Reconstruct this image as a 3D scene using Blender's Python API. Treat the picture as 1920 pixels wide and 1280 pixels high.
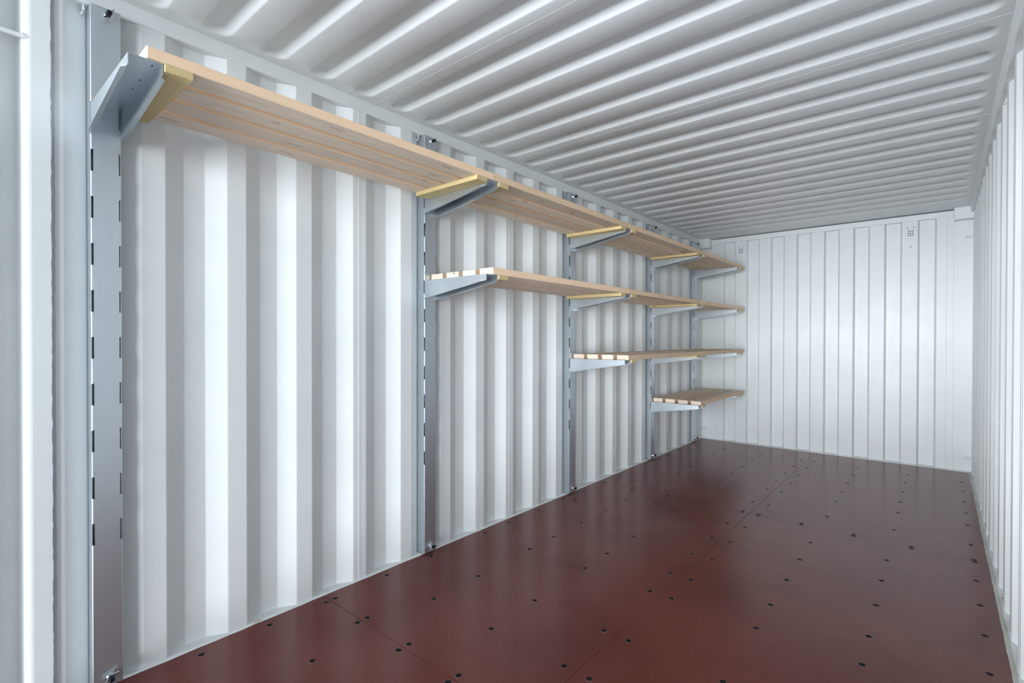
import bpy, math, random
from mathutils import Vector, Matrix

random.seed(7)
S = bpy.context.scene
for o in list(bpy.data.objects):
    bpy.data.objects.remove(o, do_unlink=True)

# ------------------------------------------------------------------ camera
CAM = Vector((2.1302, -0.03564, 1.1727))
YAW, PIT, ROL, FPX = 0.705368, -0.0070944, 0.0015585, 941.97
fw = Vector((-math.sin(YAW)*math.cos(PIT), math.cos(YAW)*math.cos(PIT), math.sin(PIT)))
rt = Vector((math.cos(YAW), math.sin(YAW), 0))
up = rt.cross(fw)
rt2 = rt*math.cos(ROL) + up*math.sin(ROL)
up2 = -rt*math.sin(ROL) + up*math.cos(ROL)
cd = bpy.data.cameras.new('camera')
cam = bpy.data.objects.new('camera', cd)
S.collection.objects.link(cam)
cd.sensor_width = 36.0
cd.lens = FPX*36.0/1920.0
cd.clip_start = 0.02
mw = Matrix((rt2, up2, -fw)).transposed().to_4x4()
mw.translation = CAM
cam.matrix_world = mw
S.camera = cam

# ------------------------------------------------------------------ world, daylight through the open door end
W = bpy.data.worlds.new('overcast_sky')
S.world = W
W.use_nodes = True
nt = W.node_tree
bgn = nt.nodes['Background']
bgn.inputs['Color'].default_value = (0.80, 0.90, 1.0, 1)
bgn.inputs['Strength'].default_value = 0.11

# large area light added outside the door end, standing in for daylight
al = bpy.data.lights.new('daylight_fill_panel', 'AREA')
al.shape = 'RECTANGLE'; al.size = 32.0; al.size_y = 9.8
al.energy = 3500
al.color = (0.885, 0.945, 1.0)
ao = bpy.data.objects.new('daylight_fill_panel', al)
S.collection.objects.link(ao)
ao.location = (-0.6, -20.0, 0.9)
ao.rotation_euler = (math.radians(90), 0, 0)

pd = bpy.data.lights.new('door_opening_portal', 'AREA')
pd.shape = 'RECTANGLE'; pd.size = 2.36; pd.size_y = 2.30
pd.cycles.is_portal = True
po = bpy.data.objects.new('door_opening_portal', pd)
S.collection.objects.link(po)
po.location = (1.17, -0.10, 1.14)
po.rotation_euler = (math.radians(90), 0, 0)

S.view_settings.view_transform = 'Standard'
S.view_settings.look = 'None'
S.view_settings.gamma = 1.0
S.view_settings.use_curve_mapping = False
S.view_settings.exposure = 2.32

# ------------------------------------------------------------------ materials
def newmat(name):
    m = bpy.data.materials.new(name); m.use_nodes = True
    n = m.node_tree.nodes; l = m.node_tree.links
    return m, n, l, n['Principled BSDF']

def ramp(n, stops):
    r = n.new('ShaderNodeValToRGB')
    e = r.color_ramp.elements
    while len(e) < len(stops): e.new(0.5)
    for i, (p, c) in enumerate(stops):
        e[i].position = p; e[i].color = (*c, 1)
    return r

def math_node(n, l, op, a, b=None):
    m = n.new('ShaderNodeMath'); m.operation = op
    for i, v in enumerate((a, b)):
        if v is None: continue
        if isinstance(v, (int, float)): m.inputs[i].default_value = v
        else: l.new(v, m.inputs[i])
    return m.outputs[0]

def paint(name, col, rough=0.38, spread=0.06):
    m, n, l, b = newmat(name)
    tc = n.new('ShaderNodeTexCoord')
    no = n.new('ShaderNodeTexNoise'); no.inputs['Scale'].default_value = 3.0; no.inputs['Detail'].default_value = 5
    l.new(tc.outputs['Object'], no.inputs['Vector'])
    lo = tuple(c*(1-spread*0.5) for c in col); hi = tuple(min(1, c*(1+spread*0.5)) for c in col)
    r = ramp(n, [(0.3, lo), (0.7, hi)])
    l.new(no.outputs['Fac'], r.inputs['Fac']); l.new(r.outputs['Color'], b.inputs['Base Color'])
    n2 = n.new('ShaderNodeTexNoise'); n2.inputs['Scale'].default_value = 9.0; n2.inputs['Detail'].default_value = 3
    l.new(tc.outputs['Object'], n2.inputs['Vector'])
    rr = n.new('ShaderNodeMapRange'); rr.inputs['To Min'].default_value = rough-0.06; rr.inputs['To Max'].default_value = rough+0.08
    l.new(n2.outputs['Fac'], rr.inputs['Value']); l.new(rr.outputs['Result'], b.inputs['Roughness'])
    n3 = n.new('ShaderNodeTexNoise'); n3.inputs['Scale'].default_value = 5.0; n3.inputs['Detail'].default_value = 1
    l.new(tc.outputs['Object'], n3.inputs['Vector'])
    bp = n.new('ShaderNodeBump'); bp.inputs['Strength'].default_value = 0.10; bp.inputs['Distance'].default_value = 0.01
    l.new(n3.outputs['Fac'], bp.inputs['Height']); l.new(bp.outputs['Normal'], b.inputs['Normal'])
    b.inputs['Specular IOR Level'].default_value = 0.5
    return m

M_PAINT = paint('light_grey_paint', (0.745, 0.77, 0.775))
M_CAULK = paint('grey_sealant', (0.36, 0.38, 0.42), 0.6, 0.25)
M_EDGE = paint('dirty_ledge_sealant', (0.52, 0.53, 0.48), 0.6, 0.3)

def galvanized():
    m, n, l, b = newmat('galvanized_steel')
    tc = n.new('ShaderNodeTexCoord')
    vo = n.new('ShaderNodeTexVoronoi'); vo.inputs['Scale'].default_value = 160
    l.new(tc.outputs['Object'], vo.inputs['Vector'])
    mp = n.new('ShaderNodeMapping'); mp.inputs['Scale'].default_value = (60, 60, 4)
    l.new(tc.outputs['Object'], mp.inputs['Vector'])
    no = n.new('ShaderNodeTexNoise'); no.inputs['Scale'].default_value = 1.0; no.inputs['Detail'].default_value = 4
    l.new(mp.outputs['Vector'], no.inputs['Vector'])
    sx = n.new('ShaderNodeSeparateColor'); l.new(vo.outputs['Color'], sx.inputs['Color'])
    f = math_node(n, l, 'ADD', math_node(n, l, 'MULTIPLY', sx.outputs[0], 0.35), math_node(n, l, 'MULTIPLY', no.outputs['Fac'], 0.65))
    r = ramp(n, [(0.15, (0.57, 0.62, 0.66)), (0.85, (0.62, 0.67, 0.71))])
    l.new(f, r.inputs['Fac']); l.new(r.outputs['Color'], b.inputs['Base Color'])
    rr = n.new('ShaderNodeMapRange'); rr.inputs['To Min'].default_value = 0.33; rr.inputs['To Max'].default_value = 0.37
    l.new(f, rr.inputs['Value']); l.new(rr.outputs['Result'], b.inputs['Roughness'])
    b.inputs['Metallic'].default_value = 0.92
    return m
M_GALV = galvanized()

def zinc():
    m, n, l, b = newmat('bright_zinc')
    no = n.new('ShaderNodeTexNoise'); no.inputs['Scale'].default_value = 40
    r = ramp(n, [(0.3, (0.62, 0.65, 0.68)), (0.7, (0.8, 0.83, 0.86))])
    l.new(no.outputs['Fac'], r.inputs['Fac']); l.new(r.outputs['Color'], b.inputs['Base Color'])
    b.inputs['Metallic'].default_value = 1.0; b.inputs['Roughness'].default_value = 0.22
    return m
M_ZINC = zinc()

def dark(name, col, rough):
    m, n, l, b = newmat(name)
    no = n.new('ShaderNodeTexNoise'); no.inputs['Scale'].default_value = 120
    r = ramp(n, [(0.3, tuple(c*0.7 for c in col)), (0.7, col)])
    l.new(no.outputs['Fac'], r.inputs['Fac']); l.new(r.outputs['Color'], b.inputs['Base Color'])
    b.inputs['Roughness'].default_value = rough
    b.inputs['Specular IOR Level'].default_value = 0.15
    return m
M_BLACK = dark('black_cap', (0.012, 0.012, 0.014), 0.4)
M_SCREW = dark('dark_screw_steel', (0.010, 0.009, 0.010), 0.7)
M_HOLE = dark('dark_vent_hole', (0.02, 0.022, 0.025), 0.8)
M_RUST = dark('orange_brown_scrap', (0.45, 0.16, 0.06), 0.8)
M_TAPE = dark('pale_scrap', (0.7, 0.55, 0.45), 0.8)
M_INK = dark('stamp_ink', (0.30, 0.26, 0.235), 0.7)

def wood(name, light, darkc, along, knots=True, ringscale=230.0, contrast=1.0):
    """pine: growth rings around a tilted pith that lies outside the board, knots, fine streaks"""
    m, n, l, b = newmat(name)
    tc = n.new('ShaderNodeTexCoord'); oi = n.new('ShaderNodeObjectInfo')
    off = n.new('ShaderNodeVectorMath'); off.operation = 'SCALE'
    co = n.new('ShaderNodeCombineXYZ')
    rnd = oi.outputs['Random']
    l.new(math_node(n, l, 'MULTIPLY', rnd, 7.3), co.inputs[0])
    l.new(math_node(n, l, 'MULTIPLY', rnd, 31.7), co.inputs[1])
    l.new(math_node(n, l, 'MULTIPLY', rnd, 13.1), co.inputs[2])
    add = n.new('ShaderNodeVectorMath'); add.operation = 'ADD'
    l.new(tc.outputs['Object'], add.inputs[0]); l.new(co.outputs[0], add.inputs[1])
    sc = (1.0, 0.06, 1.0) if along == 'y' else (0.06, 1.0, 1.0)
    mp = n.new('ShaderNodeMapping'); mp.inputs['Scale'].default_value = sc
    l.new(add.outputs[0], mp.inputs['Vector'])
    wob = n.new('ShaderNodeTexNoise'); wob.inputs['Scale'].default_value = 9.0; wob.inputs['Detail'].default_value = 3
    l.new(mp.outputs['Vector'], wob.inputs['Vector'])
    sep = n.new('ShaderNodeSeparateXYZ'); l.new(tc.outputs['Object'], sep.inputs[0])
    ax = sep.outputs[0] if along == 'y' else sep.outputs[1]
    dx = math_node(n, l, 'SUBTRACT', ax, math_node(n, l, 'SUBTRACT', math_node(n, l, 'MULTIPLY', rnd, 0.14), 0.07))
    dz = math_node(n, l, 'SUBTRACT', sep.outputs[2], 0.075)
    d = math_node(n, l, 'SQRT', math_node(n, l, 'ADD', math_node(n, l, 'MULTIPLY', dx, dx), math_node(n, l, 'MULTIPLY', dz, dz)))
    d2 = math_node(n, l, 'ADD', d, math_node(n, l, 'MULTIPLY', wob.outputs['Fac'], 0.075))
    fr = math_node(n, l, 'FRACT', math_node(n, l, 'MULTIPLY', d2, ringscale))
    ring = math_node(n, l, 'POWER', fr, 2.2)
    st = n.new('ShaderNodeTexNoise'); st.inputs['Scale'].default_value = 150.0; st.inputs['Detail'].default_value = 4
    l.new(mp.outputs['Vector'], st.inputs['Vector'])
    big = n.new('ShaderNodeTexNoise'); big.inputs['Scale'].default_value = 4.0; big.inputs['Detail'].default_value = 2
    l.new(mp.outputs['Vector'], big.inputs['Vector'])
    f = math_node(n, l, 'ADD', math_node(n, l, 'MULTIPLY', ring, 0.34*contrast),
                  math_node(n, l, 'ADD', math_node(n, l, 'MULTIPLY', st.outputs['Fac'], 0.30),
                            math_node(n, l, 'MULTIPLY', big.outputs['Fac'], 0.30)))
    r = ramp(n, [(0.18, light), (0.85, darkc)])
    l.new(f, r.inputs['Fac'])
    colr = r.outputs['Color']
    tint = n.new('ShaderNodeHueSaturation')
    l.new(colr, tint.inputs['Color'])
    l.new(math_node(n, l, 'ADD', math_node(n, l, 'MULTIPLY', rnd, 0.26), 0.82), tint.inputs['Value'])
    colr = tint.outputs['Color']
    if along == 'y':  # sides facing along x tinted warmer: bounced light painted into the colour
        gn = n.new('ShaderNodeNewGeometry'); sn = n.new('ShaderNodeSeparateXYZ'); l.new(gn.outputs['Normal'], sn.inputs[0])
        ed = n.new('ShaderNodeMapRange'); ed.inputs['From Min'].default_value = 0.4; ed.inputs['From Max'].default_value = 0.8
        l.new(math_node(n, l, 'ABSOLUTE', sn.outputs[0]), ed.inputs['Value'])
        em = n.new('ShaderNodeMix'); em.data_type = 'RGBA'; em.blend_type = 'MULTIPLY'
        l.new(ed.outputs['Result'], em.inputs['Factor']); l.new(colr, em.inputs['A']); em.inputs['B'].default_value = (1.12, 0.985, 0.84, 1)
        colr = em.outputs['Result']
    if knots:
        ks = (11.0, 4.2, 11.0) if along == 'y' else (4.2, 11.0, 11.0)
        mk = n.new('ShaderNodeMapping'); mk.inputs['Scale'].default_value = ks
        l.new(add.outputs[0], mk.inputs['Vector'])
        vo = n.new('ShaderNodeTexVoronoi'); vo.inputs['Scale'].default_value = 1.0
        l.new(mk.outputs['Vector'], vo.inputs['Vector'])
        kr = ramp(n, [(0.05, (1, 1, 1)), (0.115, (0, 0, 0))])
        l.new(vo.outputs['Distance'], kr.inputs['Fac'])
        mx = n.new('ShaderNodeMix'); mx.data_type = 'RGBA'
        l.new(math_node(n, l, 'MULTIPLY', kr.outputs['Color'], 0.8), mx.inputs['Factor'])
        l.new(colr, mx.inputs['A'])
        mx.inputs['B'].default_value = (0.20, 0.085, 0.04, 1)
        colr = mx.outputs['Result']
    l.new(colr, b.inputs['Base Color'])
    b.inputs['Roughness'].default_value = 0.62
    b.inputs['Specular IOR Level'].default_value = 0.3
    bp = n.new('ShaderNodeBump'); bp.inputs['Strength'].default_value = 0.12; bp.inputs['Distance'].default_value = 0.002
    l.new(st.outputs['Fac'], bp.inputs['Height']); l.new(bp.outputs['Normal'], b.inputs['Normal'])
    return m
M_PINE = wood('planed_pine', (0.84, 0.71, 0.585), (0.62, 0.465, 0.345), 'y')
M_BATTEN = wood('treated_pine_batten', (0.78, 0.62, 0.32), (0.46, 0.33, 0.15), 'x', True, 190, 1.2)

def phenolic():
    m, n, l, b = newmat('brown_phenolic_plywood')
    tc = n.new('ShaderNodeTexCoord')
    geo = n.new('ShaderNodeNewGeometry')
    sep = n.new('ShaderNodeSeparateXYZ'); l.new(geo.outputs['Position'], sep.inputs[0])
    # anti-slip wire mesh: rows of small raised dots
    P = 0.0105
    cx = math_node(n, l, 'SINE', math_node(n, l, 'MULTIPLY', sep.outputs[0], 2*math.pi/P))
    cy = math_node(n, l, 'SINE', math_node(n, l, 'MULTIPLY', sep.outputs[1], 2*math.pi/P))
    dots = math_node(n, l, 'MULTIPLY', cx, cy)
    dm = n.new('ShaderNodeMapRange'); dm.inputs['From Min'].default_value = 0.25; dm.inputs['From Max'].default_value = 0.95
    l.new(dots, dm.inputs['Value'])
    wear = n.new('ShaderNodeTexNoise'); wear.inputs['Scale'].default_value = 2.3; wear.inputs['Detail'].default_value = 5
    l.new(geo.outputs['Position'], wear.inputs['Vector'])
    wm = n.new('ShaderNodeMapRange'); wm.inputs['From Min'].default_value = 0.34; wm.inputs['From Max'].default_value = 0.58
    l.new(wear.outputs['Fac'], wm.inputs['Value'])
    base = ramp(n, [(0.25, (0.120, 0.0290, 0.0240)), (0.75, (0.175, 0.0460, 0.0370))])
    l.new(wear.outputs['Fac'], base.inputs['Fac'])
    mx = n.new('ShaderNodeMix'); mx.data_type = 'RGBA'
    l.new(math_node(n, l, 'MULTIPLY', math_node(n, l, 'MULTIPLY', dm.outputs['Result'], wm.outputs['Result']), 0.50), mx.inputs['Factor'])
    l.new(base.outputs['Color'], mx.inputs['A']); mx.inputs['B'].default_value = (0.30, 0.15, 0.12, 1)
    # scratches along the length
    mp = n.new('ShaderNodeMapping'); mp.inputs['Scale'].default_value = (170, 1.6, 1); mp.inputs['Rotation'].default_value = (0, 0, 0.05)
    l.new(geo.outputs['Position'], mp.inputs['Vector'])
    scn = n.new('ShaderNodeTexNoise'); scn.inputs['Scale'].default_value = 1.0; scn.inputs['Detail'].default_value = 2
    l.new(mp.outputs['Vector'], scn.inputs['Vector'])
    sm = n.new('ShaderNodeMapRange'); sm.inputs['From Min'].default_value = 0.72; sm.inputs['From Max'].default_value = 0.80
    l.new(scn.outputs['Fac'], sm.inputs['Value'])
    m2 = n.new('ShaderNodeMix'); m2.data_type = 'RGBA'
    l.new(math_node(n, l, 'MULTIPLY', sm.outputs['Result'], 0.25), m2.inputs['Factor'])
    l.new(mx.outputs['Result'], m2.inputs['A']); m2.inputs['B'].default_value = (0.40, 0.27, 0.23, 1)
    l.new(m2.outputs['Result'], b.inputs['Base Color'])
    rr = n.new('ShaderNodeMapRange'); rr.inputs['To Min'].default_value = 0.15; rr.inputs['To Max'].default_value = 0.27
    l.new(wear.outputs['Fac'], rr.inputs['Value'])
    l.new(math_node(n, l, 'ADD', rr.outputs['Result'], math_node(n, l, 'MULTIPLY', dm.outputs['Result'], 0.22)), b.inputs['Roughness'])
    b.inputs['Specular IOR Level'].default_value = 0.25
    return m
M_FLOOR = phenolic()
M_SEAM = dark('brown_joint_filler', (0.11, 0.055, 0.035), 0.7)
M_GROUND = paint('pale_concrete_yard', (0.52, 0.52, 0.50), 0.85, 0.3)

# ------------------------------------------------------------------ mesh helpers
COL = S.collection
class MB:
    def __init__(s): s.v = []; s.f = []; s.sm = []
    def add(s, vs, fs, smooth=False):
        k = len(s.v); s.v += [tuple(v) for v in vs]
        for f in fs:
            s.f.append(tuple(i+k for i in f)); s.sm.append(smooth)
        return s
    def box(s, a, b):
        x0, y0, z0 = a; x1, y1, z1 = b
        v = [(x0,y0,z0),(x1,y0,z0),(x1,y1,z0),(x0,y1,z0),(x0,y0,z1),(x1,y0,z1),(x1,y1,z1),(x0,y1,z1)]
        return s.add(v, [(3,2,1,0),(4,5,6,7),(0,1,5,4),(1,2,6,5),(2,3,7,6),(3,0,4,7)])
    def bbox(s, a, b, c=0.002):
        """box with chamfered edges"""
        lo, hi = a, b
        pts = []
        idx = {}
        for sx in (0, 1):
            for sy in (0, 1):
                for sz in (0, 1):
                    for axis in range(3):
                        p = []
                        for d, sd in enumerate((sx, sy, sz)):
                            e = hi[d] if sd else lo[d]
                            if d != axis: e += (-c if sd else c)
                            p.append(e)
                        idx[(sx, sy, sz, axis)] = len(pts); pts.append(tuple(p))
        fs = []
        ctr = [(lo[d]+hi[d])/2 for d in range(3)]
        def face(ids):
            q = [Vector(pts[i]) for i in ids]
            nrm = (q[1]-q[0]).cross(q[2]-q[0])
            cc = sum(q, Vector())/len(q) - Vector(ctr)
            if nrm.dot(cc) < 0: ids = ids[::-1]
            fs.append(tuple(ids))
        for axis in range(3):
            o = [d for d in range(3) if d != axis]
            for sd in (0, 1):
                ids = []
                for u, w in ((0,0),(1,0),(1,1),(0,1)):
                    k = [0,0,0]; k[axis] = sd; k[o[0]] = u; k[o[1]] = w
                    ids.append(idx[(*k, axis)])
                face(ids)
            for u in (0, 1):
                for w in (0, 1):
                    k0 = [0,0,0]; k0[o[0]] = u; k0[o[1]] = w; k1 = list(k0); k1[axis] = 1
                    face([idx[(*k0, o[0])], idx[(*k1, o[0])], idx[(*k1, o[1])], idx[(*k0, o[1])]])
        for sx in (0, 1):
            for sy in (0, 1):
                for sz in (0, 1):
                    face([idx[(sx,sy,sz,a)] for a in range(3)])
        return s.add(pts, fs)
    def prism(s, poly, axis, a, b):
        """closed polygon (2D) extruded along axis; poly order any"""
        n = len(poly)
        def mk(p, t):
            if axis == 'y': return (p[0], t, p[1])
            if axis == 'z': return (p[0], p[1], t)
            return (t, p[0], p[1])
        v = [mk(p, a) for p in poly] + [mk(p, b) for p in poly]
        f = [tuple(range(n))[::-1], tuple(range(n, 2*n))] + [(i, (i+1) % n, n+(i+1) % n, n+i) for i in range(n)]
        return s.add(v, f)
    def tube(s, pts, r, seg=10, cap=True):
        pts = [Vector(p) for p in pts]; rings = []
        k0 = len(s.v); vs = []; fs = []
        for i, p in enumerate(pts):
            t = (pts[min(i+1, len(pts)-1)] - pts[max(i-1, 0)]).normalized()
            h = Vector((0,0,1)) if abs(t.z) < 0.9 else Vector((1,0,0))
            u = t.cross(h).normalized(); w = u.cross(t)
            for j in range(seg):
                a = 2*math.pi*j/seg
                vs.append(p + u*math.cos(a)*r + w*math.sin(a)*r)
        for i in range(len(pts)-1):
            for j in range(seg):
                fs.append((i*seg+j, i*seg+(j+1) % seg, (i+1)*seg+(j+1) % seg, (i+1)*seg+j))
        s.add(vs, fs, True)
        if cap:
            n = len(pts)-1
            s.add([vs[j] for j in range(seg)], [tuple(range(seg))])
            s.add([vs[n*seg+j] for j in range(seg)], [tuple(range(seg))[::-1]])
        return s
    def mesh(s, name, mat):
        me = bpy.data.meshes.new(name)
        me.from_pydata(s.v, [], s.f)
        me.materials.append(mat)
        for p, q in zip(me.polygons, s.sm): p.use_smooth = q
        me.update()
        return me
    def obj(s, name, mat, parent=None, loc=None):
        o = bpy.data.objects.new(name, s.mesh(name, mat)); COL.objects.link(o)
        if parent: o.parent = parent
        if loc: o.location = loc
        return o

def link(name, me, parent=None, loc=(0,0,0)):
    o = bpy.data.objects.new(name, me); COL.objects.link(o)
    if parent: o.parent = parent
    o.location = loc
    return o
def empty(name, loc=(0,0,0)):
    o = bpy.data.objects.new(name, None); COL.objects.link(o); o.location = loc
    o.empty_display_size = 0.05
    return o
def tag(o, label, cat, group=None):
    o['label'] = label; o['category'] = cat
    if group: o['group'] = group
    return o
def struct(o, label, cat):
    o['kind'] = 'structure'; o['label'] = label; o['category'] = cat
    return o

# ------------------------------------------------------------------ dimensions
XR, L, ZR = 2.33, 5.90, 2.322          # right floor edge, floor end, roof underside
PITCH, HALF, SLOPE, DEP = 0.278, 0.0355, 0.068, 0.036
OC0 = 0.3625                            # first outward corrugation, counted from the door
POSTS = [OC0, OC0+5*PITCH, OC0+10*PITCH, OC0+15*PITCH, OC0+19*PITCH]
RAILZ = 2.263
YB = 5.93                               # inner plane of the end wall

# ------------------------------------------------------------------ floor: plywood panels with countersunk screws
floor = empty('floor'); struct(floor, 'dark red-brown phenolic plywood floor with rows of black screws', 'floor')
XS = [0.057, 0.404, 0.761, 1.114, 1.217, 1.571, 1.923, 2.271]
XP = [0.067, 0.312, 0.590, 0.863, 1.120, 1.222, 1.471, 1.746, 2.015, 2.276]
YS = [0.629, 0.878, 1.448, 1.733, 2.148, 2.377, 2.678, 2.974, 3.268, 3.822, 4.221, 4.506, 4.822, 5.150, 5.466]
YP = [1.120, 1.166, 3.542, 3.574]
M_CHIP = dark('chipped_ply_ring', (0.26, 0.20, 0.18), 0.85)
def screw_mesh(seed):
    rg = random.Random(seed); seg = 12; sb = MB()
    def ringv(r, z, jit=0.0):
        return [((r+rg.uniform(-jit, jit))*math.cos(2*math.pi*i/seg), (r+rg.uniform(-jit, jit))*math.sin(2*math.pi*i/seg), z) for i in range(seg)]
    sb.add(ringv(0.0115, -0.0008, 0.0012)+ringv(0.0094, 0.0005, 0.0008)+ringv(0.0076, 0.0003, 0.0006)+ringv(0.0050, 0.0004)+ringv(0.0030, 0.0011),
           [(k*seg+i, k*seg+(i+1) % seg, (k+1)*seg+(i+1) % seg, (k+1)*seg+i) for k in range(4) for i in range(seg)] + [tuple(range(4*seg, 5*seg))])
    me = sb.mesh('screw', M_CHIP); me.materials.append(M_SCREW)
    for i, p in enumerate(me.polygons): p.material_index = 0 if i < seg else 1
    return me
screw_mes = [screw_mesh(k) for k in range(6)]
xb = [0.0, 1.164, XR]; yb = [-0.06, 1.143, 3.558, L]
gap = 0.0006
for i in range(2):
    for j in range(3):
        m = MB(); m.bbox((xb[i]+gap, yb[j]+gap, -0.028), (xb[i+1]-gap, yb[j+1]-gap, 0.0), 0.0010)
        p = m.obj('floor_panel', M_FLOOR, floor)
        spots = [(x, y) for x in XS for y in YS if xb[i] < x < xb[i+1] and yb[j] < y < yb[j+1]]
        spots += [(x, y) for x in XP for y in YP if xb[i] < x < xb[i+1] and yb[j] < y < yb[j+1]]
        for x, y in spots:
            s = link('screw', random.choice(screw_mes), p, (x+random.uniform(-.002,.002), y+random.uniform(-.002,.002), 0))
            s.rotation_euler = (0, 0, random.random()); s.scale = (1.2, 1.2, 1.0)
m = MB(); m.box((0, -0.06, -0.05), (XR, L, -0.0045)); m.obj('joint_filler', M_SEAM, floor)

# ------------------------------------------------------------------ side walls
def wall_profile(y0, y1, seam_lip):
    """(inset, y): inset 0 = inner flat, DEP = outer flat; bends are chamfered"""
    raw = [(0.0, -0.05)]
    for k in range(20):
        c = OC0 + k*PITCH
        raw += [(0.0, c-HALF-SLOPE), (DEP, c-HALF), (DEP, c+HALF), (0.0, c+HALF+SLOPE)]
    raw.append((0.0, YB+0.02))
    pts = [raw[0]]
    r = 0.0015
    for i in range(1, len(raw)-1):
        a, p, b = Vector(raw[i-1]), Vector(raw[i]), Vector(raw[i+1])
        pts.append(tuple(p+(a-p).normalized()*r)); pts.append(tuple(p+(b-p).normalized()*r))
    pts.append(raw[-1])
    out = []
    def at(y):
        for (x0, a), (x1, b) in zip(pts, pts[1:]):
            if a <= y <= b: return x0+(x1-x0)*(y-a)/(b-a)
        return 0.0
    out = [(at(y0), y0)] + [p for p in pts if y0 < p[1] < y1] + [(at(y1), y1)]
    if seam_lip:   # this sheet laps 2 mm over its neighbour
        (x0, ya) = out[0]
        out = [(x0, ya-0.0006), (x0-0.0008, ya), (x0-0.0008, ya+0.006), (x0-0.0001, ya+0.014)] + [p for p in out[1:] if p[1] > ya+0.014]
    return out
SEAMS = [1.328+1.112*k for k in range(-1, 5)]
def side_wall(parent, sign, xin):
    edges = ([0.20] + SEAMS[1:] if sign > 0 else [-0.05] + SEAMS) + [YB+0.02]
    for a, b in zip(edges, edges[1:]):
        prof = wall_profile(a, b, a > 0.21)
        m = MB(); v = []; f = []
        for ins, y in prof:
            x = xin - sign*ins
            v += [(x, y, -0.02), (x, y, RAILZ+0.02)]
        for i in range(len(prof)-1):
            q = (2*i, 2*i+1, 2*i+3, 2*i+2)
            f.append(q if sign > 0 else q[::-1])
        m.add(v, f)
        o = m.obj('wall_sheet', M_PAINT, parent)
wl = empty('wall_left'); struct(wl, 'light grey corrugated steel side wall behind the galvanized posts', 'wall')
side_wall(wl, 1, -0.004)
wr = empty('wall_right'); struct(wr, 'bare light grey corrugated steel side wall without shelves', 'wall')
side_wall(wr, -1, XR+0.018)
# rails
m = MB(); m.prism([(0.0, RAILZ+0.003), (0.0, ZR-0.004), (-0.004, ZR+0.010), (-0.10, ZR+0.010), (-0.10, RAILZ), (-0.003, RAILZ)], 'y', -0.10, 5.90)
m.obj('top_rail', M_PAINT, wl)
m = MB(); m.prism([(0.0, 0.0055), (0.0, -0.10), (-0.10, -0.10), (-0.10, 0.0085), (-0.002, 0.0065)], 'y', -0.10, YB+0.06)
m.obj('bottom_rail', M_PAINT, wl)
m = MB(); m.prism([(XR-0.008, ZR-0.003), (XR+0.004, RAILZ), (XR+0.13, RAILZ), (XR+0.13, ZR+0.010), (XR-0.008, ZR+0.010)], 'y', -0.10, 5.90)
m.obj('top_rail', M_PAINT, wr)
m = MB(); m.prism([(XR+0.010, 0.005), (XR+0.010, -0.10), (XR+0.13, -0.10), (XR+0.13, 0.008)], 'y', -0.10, YB+0.06)
m.obj('bottom_rail', M_PAINT, wr)
m = MB()                                       # ragged sealant line along the right floor edge
ys = [-0.06 + i*0.05 for i in range(120)]
v = []; f = []
for i, y in enumerate(ys):
    a = XR - 0.001 + random.uniform(-0.002, 0.0015); b = XR+0.0125+random.uniform(-0.001, 0.002)
    v += [(a, y, 0.0008), ((a+b)/2, y, 0.0055), (b, y, 0.0052)]
for i in range(len(ys)-1):
    for j in range(2): f.append((3*i+j, 3*i+j+1, 3*i+4+j, 3*i+3+j))
m.add(v, f, True); m.obj('sealant_bead', M_EDGE, wr)
m = MB(); v = []; f = []                       # thin line along the left floor edge
for i, y in enumerate(ys):
    v += [(0.0055+random.uniform(-0.0015,0.0015), y, 0.0007), (0.0005, y, 0.0062), (-0.003, y, 0.0068)]
for i in range(len(ys)-1):
    for j in range(2): f.append((3*i+j, 3*i+3+j, 3*i+4+j, 3*i+j+1))
m.add(v, f, True); m.obj('sealant_bead', M_PAINT, wl)

# door-end corner post on the left, with its rounded edge, weld bead and lashing bar
cp = [(-0.010, -0.10), (0.010, 0.070)]
for i in range(0, 9):
    a = i/8
    cp.append((0.010 - 0.052*(a*a*(3-2*a)), 0.078+0.076*a))
for i in range(1, 5):
    a = math.pi/2*i/4
    cp.append((-0.042+0.012*(1-math.cos(a)), 0.154+0.008*math.sin(a)))
cp.append((-0.016, 0.163))
for i in range(1, 8):
    a = math.pi/2*i/7
    cp.append((-0.016+0.022*math.sin(a), 0.163+0.022*(1-math.cos(a))))
cp += [(0.006, 0.2300), (-0.006, 0.2310)]
m = MB(); v = []; f = []
for x, y in cp: v += [(x, y, -0.05), (x, y, ZR+0.02)]
for i in range(len(cp)-1): f.append((2*i, 2*i+1, 2*i+3, 2*i+2))
m.add(v, f[:-2], True); m.add(v, f[-2:], False)
m.obj('corner_post', M_PAINT, wl)
m = MB(); v = []; f = []
n = 140
for i in range(n+1):
    z = 0.0 + (ZR)*i/n
    j = random.uniform(-0.0012, 0.0012)
    v += [(0.0075, 0.2288+j, z), (0.0065, 0.2325+j*0.5, z), (-0.0015, 0.2385+random.uniform(-0.001, 0.001), z), (-0.006, 0.2390, z)]
for i in range(n):
    for k in range(3): f.append((4*i+k, 4*i+4+k, 4*i+5+k, 4*i+1+k))
m.add(v, f, True); m.obj('sealant_bead', M_CAULK, wl)
m = MB(); m.tube([(-0.004, 0.02, 2.09), (-0.004, 0.178, 2.09)], 0.0075, 12)
lb = m.obj('lashing_bar', M_PAINT, wl)
m = MB()
for z in (2.09,):
    m.tube([(-0.004, 0.166, z), (-0.004, 0.172, z), (-0.004, 0.180, z)], 0.0105, 10)
m.obj('weld', M_PAINT, lb)
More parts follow.
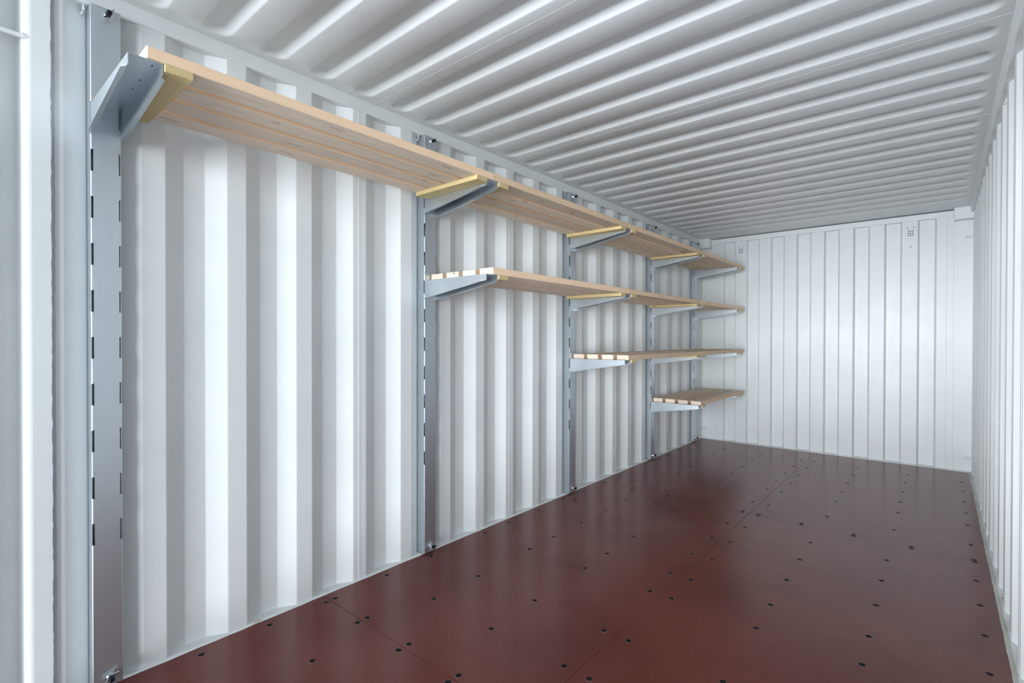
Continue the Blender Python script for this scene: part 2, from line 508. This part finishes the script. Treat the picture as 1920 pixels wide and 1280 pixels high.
# door frame: header, sill, right corner post (behind the camera's view)
dr = empty('door_1'); struct(dr, 'open door end frame of the container letting daylight in', 'doorway')
m = MB(); m.box((-0.10, -0.16, 2.285), (XR+0.13, -0.06, ZR+0.09)); m.obj('header', M_PAINT, dr)
m = MB(); m.box((-0.10, -0.16, -0.16), (XR+0.13, -0.06, -0.005)); m.obj('sill', M_PAINT, dr)
m = MB(); m.box((XR+0.03, -0.16, -0.05), (XR+0.15, 0.16, ZR+0.02)); m.obj('corner_post', M_PAINT, dr)
m = MB(); m.box((-0.15, -0.16, -0.05), (-0.05, -0.06, ZR+0.02)); m.obj('corner_post', M_PAINT, dr)

# ------------------------------------------------------------------ end wall
wb = empty('wall_back'); struct(wb, 'bright light grey corrugated steel end wall with two small vents', 'wall')
PB, SB, DB = 0.248, 0.012, 0.033
prof = [(0.095, 0.0)]
k = 0
x = 0.367-PB*1.0
raw = [(0.095, 0.0)]
xk = 0.250-0.012
raw += [(xk, 0.0), (xk+SB, DB)]
for k in range(8):
    a = 0.367 + PB*k - 0.008
    b = 0.483 + PB*k
    if k < 7:
        raw += [(a-0.004, DB), (a+SB-0.004, 0.0), (b, 0.0), (b+SB, DB)]
    else:
        raw += [(a-0.004, DB), (a+SB-0.004, 0.0)]
raw.append((XR-0.095, 0.0))
pts = [raw[0]]
for i in range(1, len(raw)-1):
    a, p, b = Vector(raw[i-1]), Vector(raw[i]), Vector(raw[i+1])
    pts.append(tuple(p+(a-p).normalized()*0.003)); pts.append(tuple(p+(b-p).normalized()*0.003))
pts.append(raw[-1])
# split into three welded sheets at flats
cuts = [0.095, 0.925, 1.669, XR-0.095]
def ins(x):
    for (x0, d0), (x1, d1) in zip(pts, pts[1:]):
        if x0 <= x <= x1: return d0+(d1-d0)*(x-x0)/(x1-x0)
    return 0.0
for a, b in zip(cuts, cuts[1:]):
    pr = [(a, ins(a))] + [p for p in pts if a < p[0] < b] + [(b, ins(b))]
    m = MB(); v = []; f = []
    for x, d in pr: v += [(x, YB+d, -0.02), (x, YB+d, RAILZ+0.03)]
    for i in range(len(pr)-1): f.append((2*i, 2*i+2, 2*i+3, 2*i+1))
    m.add(v, f); m.obj('wall_sheet', M_PAINT, wb)
m = MB(); m.bbox((0.10, YB-0.006, RAILZ-0.002), (XR-0.10, YB+0.08, ZR-0.009), 0.0015); m.obj('header_rail', M_PAINT, wb)
m = MB(); m.prism([(L, -0.10), (L, 0.003), (L+0.004, 0.006), (YB+0.08, 0.008), (YB+0.08, -0.10)], 'x', -0.1, XR+0.12)
m.obj('bottom_rail', M_PAINT, wb)
for sx in (0, 1):
    xa, xc = ((-0.10, 0.110) if sx == 0 else (XR-0.110, XR+0.13))
    m = MB(); m.bbox((xa, YB-0.004, -0.02), (xc, YB+0.08, ZR-0.02), 0.003); m.obj('corner_post', M_PAINT, wb)
    m = MB(); m.bbox((xa, 5.835, 2.213), (xc, YB+0.08, ZR-0.001), 0.004); m.obj('corner_casting', M_PAINT, wb)
m = MB()
for xw in (0.158, XR-0.156):
    m.tube([(xw, YB-0.0005, 0.01), (xw, YB-0.0005, RAILZ)], 0.0022, 6)
m.obj('weld_seam', M_PAINT, wb)

# ------------------------------------------------------------------ ceiling: pressed roof sheets
ceil = empty('ceiling'); struct(ceil, 'light grey steel roof with rows of pressed rounded corrugations', 'ceiling')
RP, RW, RD, RS = 0.2095, 0.110, 0.0215, 0.033
R0 = 1.466
TIP0, TIP1 = 0.040, XR-0.036
def xsamples():
    a = [-0.03, 0.0, 0.02, 0.034]
    a += [TIP0 + 0.1*(i/16) for i in range(17)]
    mid = [0.2+ (XR-0.4)*i/8 for i in range(9)]
    b = [XR - t + (0) for t in reversed([-0.03, 0.0, 0.018, 0.030])]
    e = [TIP1 - 0.1*(i/16) for i in range(16, -1, -1)]
    return a + mid + e + b
XSAM = xsamples()
def rib_h(x, y, yc):
    """depth at (x,y) of the rounded stadium recess centred on yc"""
    hw = RW/2; rad = 0.045
    cxm, hx = (TIP0+TIP1)/2, (TIP1-TIP0)/2
    qx = abs(x-cxm)-(hx-rad); qy = abs(y-yc)-(hw-rad)
    d = math.hypot(max(qx, 0), max(qy, 0)) + min(max(qx, qy), 0) - rad     # <0 inside
    t = min(max(-d/RS, 0), 1)
    w = 0.16                                   # bend rounding
    if t < w: u = t*t/(2*w)
    elif t > 1-w: u = (1-w) - (1-t)*(1-t)/(2*w)
    else: u = t-w/2
    return RD*u/(1-w)
roof_edges = [-0.06] + [1.4145+1.0475*j for j in range(-1, 5)] + [YB+0.05]
ribs = [R0 + RP*k for k in range(-7, 20)]
for a, b in zip(roof_edges, roof_edges[1:]):
    ysam = [a, a+0.004]
    rs = [q for q in ribs if a < q and q+RW < min(b, 5.70)]
    for q in rs:
        ysam += [q + RW*i/32 for i in range(33)]
    ysam += [b-0.004, b]
    ysam = sorted(set(ysam))
    v = []; f = []; nx = len(XSAM)
    for y in ysam:
        rc = next((q+RW/2 for q in rs if q-1e-6 <= y <= q+RW+1e-6), None)
        for x in XSAM:
            h = rib_h(x, y, rc) if rc is not None else 0.0
            v.append((x, y, ZR + h))
    for i in range(len(ysam)-1):
        for j in range(nx-1):
            f.append((i*nx+j, (i+1)*nx+j, (i+1)*nx+j+1, i*nx+j+1))
    m = MB(); m.add(v, f, True); rsh = m.obj('roof_sheet', M_PAINT, ceil)
    if 0 < b < 5.9:
        m = MB(); m.prism([(b-0.0010, ZR+0.001), (b-0.0008, ZR-0.0005), (b+0.0006, ZR-0.0004), (b+0.0010, ZR+0.001)], 'x', 0.002, XR-0.010)
        m.obj('weld_seam', M_PAINT, rsh)
m = MB(); m.box((-0.1, -0.10, ZR+0.035), (XR+0.13, YB+0.1, ZR+0.055))  # unseen cover and closing strips around the roof, added to block light leaks
m.box((-0.1, YB+0.085, 2.1), (XR+0.13, YB+0.1, ZR+0.036)); m.box((-0.11, -0.1, ZR), (-0.1, YB+0.1, ZR+0.05)); m.box((XR+0.13, -0.1, ZR), (XR+0.14, YB+0.1, ZR+0.05))
m.obj('light_leak_cover', M_PAINT, ceil)

# ------------------------------------------------------------------ galvanized slotted posts
FX = 0.025                 # front face of the posts
PWH = 0.040                # half width
ORD = ['fifth', 'fourth', 'third', 'second', 'nearest']
SLOT_TOP = [1.939-0.153*k for k in range(10)]; SLOT_LEN = 0.0713
def post_mesh():
    m = MB(); t = 0.002; e = 0.0066; zb, zt = 0.0095, 2.2595
    back = -0.0365
    m.box((back, -PWH+0.006, zb), (back+0.002, PWH-0.006, zt))  # unseen back and end plates, added so the slots stay dark
    m.box((back, -PWH, zt-0.002), (FX-0.0062, PWH, zt)); m.box((back, -PWH, zb), (FX-0.0062, PWH, zb+0.002))
    back = -0.0345
    m.box((FX-t, -PWH+e, zb), (FX, PWH-e, zt))
    for s in (-1, 1):
        y0, y1 = (-PWH, -PWH+t) if s < 0 else (PWH-t, PWH)
        m.box((back, y0, zb), (FX-e, y1, zt))
        # corner strip interrupted by the slots
        zc = zt
        segs = []
        for q in SLOT_TOP:
            segs.append((q, zc)); zc = q-SLOT_LEN
        segs.append((zb, zc))
        for za, zz in segs:
            ya, yb2 = (-PWH, -PWH+e) if s < 0 else (PWH-e, PWH)
            c = 0.0015
            if s < 0: poly = [(FX-e, ya), (FX-c, ya), (FX, ya+c), (FX, yb2), (FX-t, yb2), (FX-t, ya+t), (FX-e, ya+t)]
            else: poly = [(FX-e, yb2), (FX-c, yb2), (FX, yb2-c), (FX, ya), (FX-t, ya), (FX-t, yb2-t), (FX-e, yb2-t)]
            m.prism(poly, 'z', za, zz)
    return m.mesh('channel', M_GALV)
post_me = post_mesh()
def lathe_x(m, prof, cy, cz, seg=14, smooth=True):
    v = []; f = []
    for x, r in prof:
        for j in range(seg):
            a = 2*math.pi*j/seg
            v.append((x, cy+r*math.cos(a), cz+r*math.sin(a)))
    for i in range(len(prof)-1):
        for j in range(seg):
            f.append((i*seg+j, i*seg+(j+1) % seg, (i+1)*seg+(j+1) % seg, (i+1)*seg+j))
    f.append(tuple(range(seg))[::-1]); f.append(tuple(range((len(prof)-1)*seg, len(prof)*seg)))
    m.add(v, f, False)
m = MB(); lathe_x(m, [(0, .0125), (0.002, .0125)], 0, 0); washer_me = m.mesh('washer', M_ZINC)
m = MB(); lathe_x(m, [(0.002, .0085), (0.006, .0080), (0.013, .0062)], 0, 0)
for s in (-1, 1):
    poly = [(s*0.004, 0.003), (s*0.010, 0.008), (s*0.0175, 0.016), (s*0.0195, 0.0205), (s*0.0165, 0.022), (s*0.012, 0.018), (s*0.005, 0.012)]
    v = [(x, y, -0.0016) for y, x in poly] + [(x, y, 0.0016) for y, x in poly]
    n = len(poly)
    m.add(v, [tuple(range(n)), tuple(range(n, 2*n))[::-1]] + [(i, n+i, n+(i+1) % n, (i+1) % n) for i in range(n)])
wing_me = m.mesh('wing_nut', M_ZINC)
m = MB(); lathe_x(m, [(0.012, .0058), (0.029, .0058), (0.031, .0045)], 0, 0); tip_me = m.mesh('bolt_cap', M_BLACK)
for i, py in enumerate(POSTS):
    p = empty('upright_post', (0, py, 0))
    lab = 'galvanized slotted upright post on the left wall, nearest the end wall' if ORD[i] == 'nearest' else \
          'galvanized slotted upright post on the left wall, %s post counted from the end wall' % ORD[i]
    tag(p, lab, 'post', 'slotted posts along the left wall')
    link('channel', post_me, p)
    for z, tilt in ((2.234, 1.1), (0.042, 0.45)):
        w = link('wing_nut', wing_me, p, (FX, 0.004, z)); w.rotation_euler = (tilt+random.uniform(-.25, .25), 0, 0); w.scale = (1.15, 1.35, 1.35)
        link('washer', washer_me, w); link('bolt_cap', tip_me, w)

# ------------------------------------------------------------------ shelf brackets
LEVELS = [1.9330, 1.4800, 1.0190, 0.5640]
LNAME = ['top', 'second from top', 'third from top', 'lowest']
BX0, BX1, BH0, BH1 = FX+0.0006, 0.480, 0.099, 0.030
t = 0.002; FL = 0.0105
m = MB(); m.box((BX0, -PWH, -t), (BX1, PWH, 0)); top_me = m.mesh('top_plate', M_GALV)
side_me = []; fl_me = []
for s in (-1, 1):
    ya, yb2 = (-PWH, -PWH+t) if s < 0 else (PWH-t, PWH)
    m = MB(); m.prism([(BX0, -t), (BX1, -t), (BX1, -BH1), (BX1-0.006, -BH1-0.001), (BX0, -BH0)], 'y', ya, yb2); side_me.append(m.mesh('side_plate', M_GALV))
    y0 = s*(PWH-0.0005); y1 = s*(PWH+FL)
    xs = BX0+0.004; xe = BX1-0.012; xe2 = BX1-0.024
    zz = lambda x: -(BH0 + (BH1-BH0)*(x-BX0)/(BX1-BX0))
    v = [(xs, y0, zz(xs)), (xe, y0, zz(xe)), (xe2, y1, zz(xe2)-0.0008), (xs, y1, zz(xs)-0.0008)]
    v = v + [(a, b, c+t) for a, b, c in v]
    m = MB(); m.add(v, [(0,1,2,3), (4,7,6,5), (0,4,5,1), (1,5,6,2), (2,6,7,3), (3,7,4,0)]); fl_me.append(m.mesh('flange', M_GALV))
m = MB(); m.box((-0.004, -0.0015, -t-0.0006), (0.004, 0.0015, -t+0.0004))
hole_me = m.mesh('screw_slot', M_HOLE)
for i, py in enumerate(POSTS):
    for lv in range(min(i+1, 4)):
        b = empty('shelf_bracket', (0, py, LEVELS[lv]))
        where = 'on post nearest the end wall' if i == 4 else 'on %s post from end wall' % ORD[i]
        tag(b, 'galvanized bracket under %s shelf, %s' % (LNAME[lv], where), 'bracket', 'galvanized shelf brackets')
        tp = link('top_plate', top_me, b); [link('screw_slot', hole_me, tp, (x, 0.022, 0)) for x in (0.45, 0.33, 0.25)]
        for q in (0, 1):
            sp = link('side_plate', side_me[q], b); link('flange', fl_me[q], sp)

# ------------------------------------------------------------------ pine slat shelves
BT, BW = 0.034, 0.0912
BXS = [0.0305, 0.1505, 0.2735, 0.3945]
ENDS = [POSTS[0], POSTS[1], POSTS[2], POSTS[3], 5.803]
BAY = ['fourth bay from the end wall', 'third bay from the end wall', 'second bay from the end wall', 'bay against the end wall']
m = MB(); m.bbox((0, 0, -0.021), (0.446, 0.070, 0), 0.0012); bat_me = m.mesh('batten', M_BATTEN)
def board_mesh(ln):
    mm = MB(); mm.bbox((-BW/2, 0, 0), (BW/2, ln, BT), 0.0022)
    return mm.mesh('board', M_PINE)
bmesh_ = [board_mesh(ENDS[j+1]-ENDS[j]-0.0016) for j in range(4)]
SHELVES = {}
for lv in range(4):
    for j in range(lv, 4):
        s = empty('slatted_shelf', (0, ENDS[j], LEVELS[lv]))
        tag(s, 'pine slat shelf, %s level, in %s' % (LNAME[lv], BAY[j]), 'shelf', 'pine slat shelves')
        SHELVES[(lv, j)] = s
        for bx in BXS:
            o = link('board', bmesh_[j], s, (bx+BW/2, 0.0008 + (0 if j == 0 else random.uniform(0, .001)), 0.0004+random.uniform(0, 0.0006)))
        by = PWH+0.0025
        o = link('batten', bat_me, s, (0.042, by, 0.0))
        if j < 3: by = (ENDS[j+1]-ENDS[j]) - PWH - 0.0025 - 0.070
        else: by = (POSTS[4]-ENDS[3]) + PWH + 0.0025 + 0.012
        o = link('batten', bat_me, s, (0.042, by, 0.0))

# smudged ink stamps printed on the undersides of some boards
m = MB()
rg = random.Random(3)
for i in range(8):
    y = i*0.0075; x = rg.uniform(-0.002, 0.002)
    m.box((x-0.006, y, -0.0003), (x+0.006, y+0.0016, 0.0002))
    if i % 2: m.box((x-0.006, y, -0.0003), (x-0.0045, y+0.005, 0.0002))
    if i % 3: m.box((x+0.003, y, -0.0003), (x+0.0045, y+0.005, 0.0002))
stamp_me = m.mesh('ink_stamp', M_INK)
for (lv, j, bi, yy, xx) in ((0, 0, 0, 0.136, 0.0), (0, 0, 1, 0.53, -0.01), (0, 0, 0, 0.55, 0.0), (0, 0, 3, 0.56, 0.01), (0, 0, 3, 1.10, 0.01), (0, 0, 2, 1.13, 0.0),
                            (0, 1, 2, 0.30, 0.0), (0, 1, 3, 0.42, 0.0), (0, 2, 3, 0.33, 0.0)):
    bs = [c for c in SHELVES[(lv, j)].children if c.name.startswith('board')]
    k = link('ink_stamp', stamp_me, bs[bi], (xx, yy, 0)); k['kind'] = 'stuff'

# ------------------------------------------------------------------ end-wall vents
for vx, nm in ((0.425, 'pierced air vent of nine holes above the end of the top shelf'), (1.918, 'pierced air vent of nine holes on the end wall, near the bare side wall')):
    e = empty('air_vent', (vx, YB, 2.152)); tag(e, nm, 'vent', 'air vents in the end wall')
    m = MB()
    for a in (-1, 0, 1):
        for c in (-1, 0, 1):
            x, z = a*0.0165, c*0.0195
            r = 0.0052; sg = 10
            ring = [(x+r*math.cos(2*math.pi*q/sg), z+r*math.sin(2*math.pi*q/sg)) for q in range(sg)]
            m.prism(ring, 'y', -0.0006, 0.004)
    m.obj('hole_grid', M_HOLE, e)
    for x, z in ((-0.021, 0.047), (0.022, 0.047), (0.0, -0.128)):
        m = MB(); r = 0.007; sg = 10
        m.add([(x+r*math.cos(2*math.pi*q/sg), 0.001, z+r*math.sin(2*math.pi*q/sg)) for q in range(sg)] + [(x+r*.6*math.cos(2*math.pi*q/sg), -0.004, z+r*.6*math.sin(2*math.pi*q/sg)) for q in range(sg)],
              [(q, (q+1) % sg, sg+(q+1) % sg, sg+q) for q in range(sg)] + [tuple(range(sg, 2*sg))])
        m.obj('rivet', M_CAULK, e)

# ------------------------------------------------------------------ lashing hoops
def hoop(loc, dirv, up_, w, r, ln):
    d = Vector(dirv); u = Vector(up_); pts = []
    for i in range(9):
        a = -math.pi/2 + math.pi*i/8
        pts.append(Vector(loc) + d*(ln-w/2 + (w/2)*math.cos(a)) + u*(w/2)*math.sin(a))
    pts = [Vector(loc)-u*w/2] + pts + [Vector(loc)+u*w/2]
    m = MB(); m.tube(pts, r, 8)
    return m
for k, (z, sx, lab) in enumerate(((2.062, 1, 'painted wire lashing hoop high in the corner by the bare side wall'),
                                  (0.125, 1, 'painted wire lashing hoop low in the corner by the bare side wall'),
                                  (0.125, 0, 'painted wire lashing hoop low in the corner under the lowest shelf'))):
    x = -0.006 if sx == 0 else XR+0.020
    o = hoop((x, YB-0.05, z), ((1 if sx == 0 else -1), 0.0, 0.0), (0, 0.75, 0.66), 0.024, 0.0018, 0.056).obj('lashing_hoop', M_PAINT)
    tag(o, lab, 'lashing ring', 'wire lashing hoops in the far corners')
# rings under the top rail, behind the posts
for i, py in enumerate(POSTS):
    o = hoop((-0.030, py-PWH-0.014, RAILZ+0.002), (0.25, 0, -0.97), (0.9, 0.3, 0.2), 0.026, 0.0035, 0.030).obj('lashing_ring', M_PAINT)
    tag(o, 'small painted lashing ring beside the %s post from the end wall' % ('first' if i == 4 else ORD[i]), 'lashing ring', 'lashing rings under the left roof rail')
RY = [POSTS[2], POSTS[2]+2*PITCH+0.4, POSTS[3]]
RL = ['third', 'second', 'first']
for i, py in enumerate(RY):
    o = hoop((XR+0.030, py, RAILZ+0.002), (-0.35, 0, -0.94), (0, 1, 0), 0.030, 0.0035, 0.034).obj('lashing_ring', M_PAINT)
    tag(o, 'small painted lashing ring on bare side wall, %s from the end wall' % RL[i], 'lashing ring', 'lashing rings under the right roof rail')

# ------------------------------------------------------------------ scraps
m = MB(); m.add([(0,0,0),(0.020,0.004,0),(0.022,0.010,0.001),(0.002,0.008,0.001),(0,0,0.003),(0.020,0.004,0.004),(0.022,0.010,0.004),(0.002,0.008,0.003)],
                [(3,2,1,0),(4,5,6,7),(0,1,5,4),(1,2,6,5),(2,3,7,6),(3,0,4,7)])
o = m.obj('scrap', M_RUST, None, (XR+0.018, 3.10, 0.0065)); tag(o, 'small orange-brown scrap lying on the ledge of the bare side wall', 'scrap')
m = MB(); m.add([(0,0,0),(0.008,0.002,0),(0.010,0.026,0),(0.002,0.030,0),(0.001,0.001,0.003),(0.007,0.004,0.004),(0.009,0.024,0.003),(0.003,0.028,0.004)],
                [(3,2,1,0),(4,5,6,7),(0,1,5,4),(1,2,6,5),(2,3,7,6),(3,0,4,7)])
o = m.obj('scrap', M_TAPE, None, (-0.001, 0.835, 0.0072)); tag(o, 'small pale scrap stuck to the floor edge below the left wall', 'scrap')
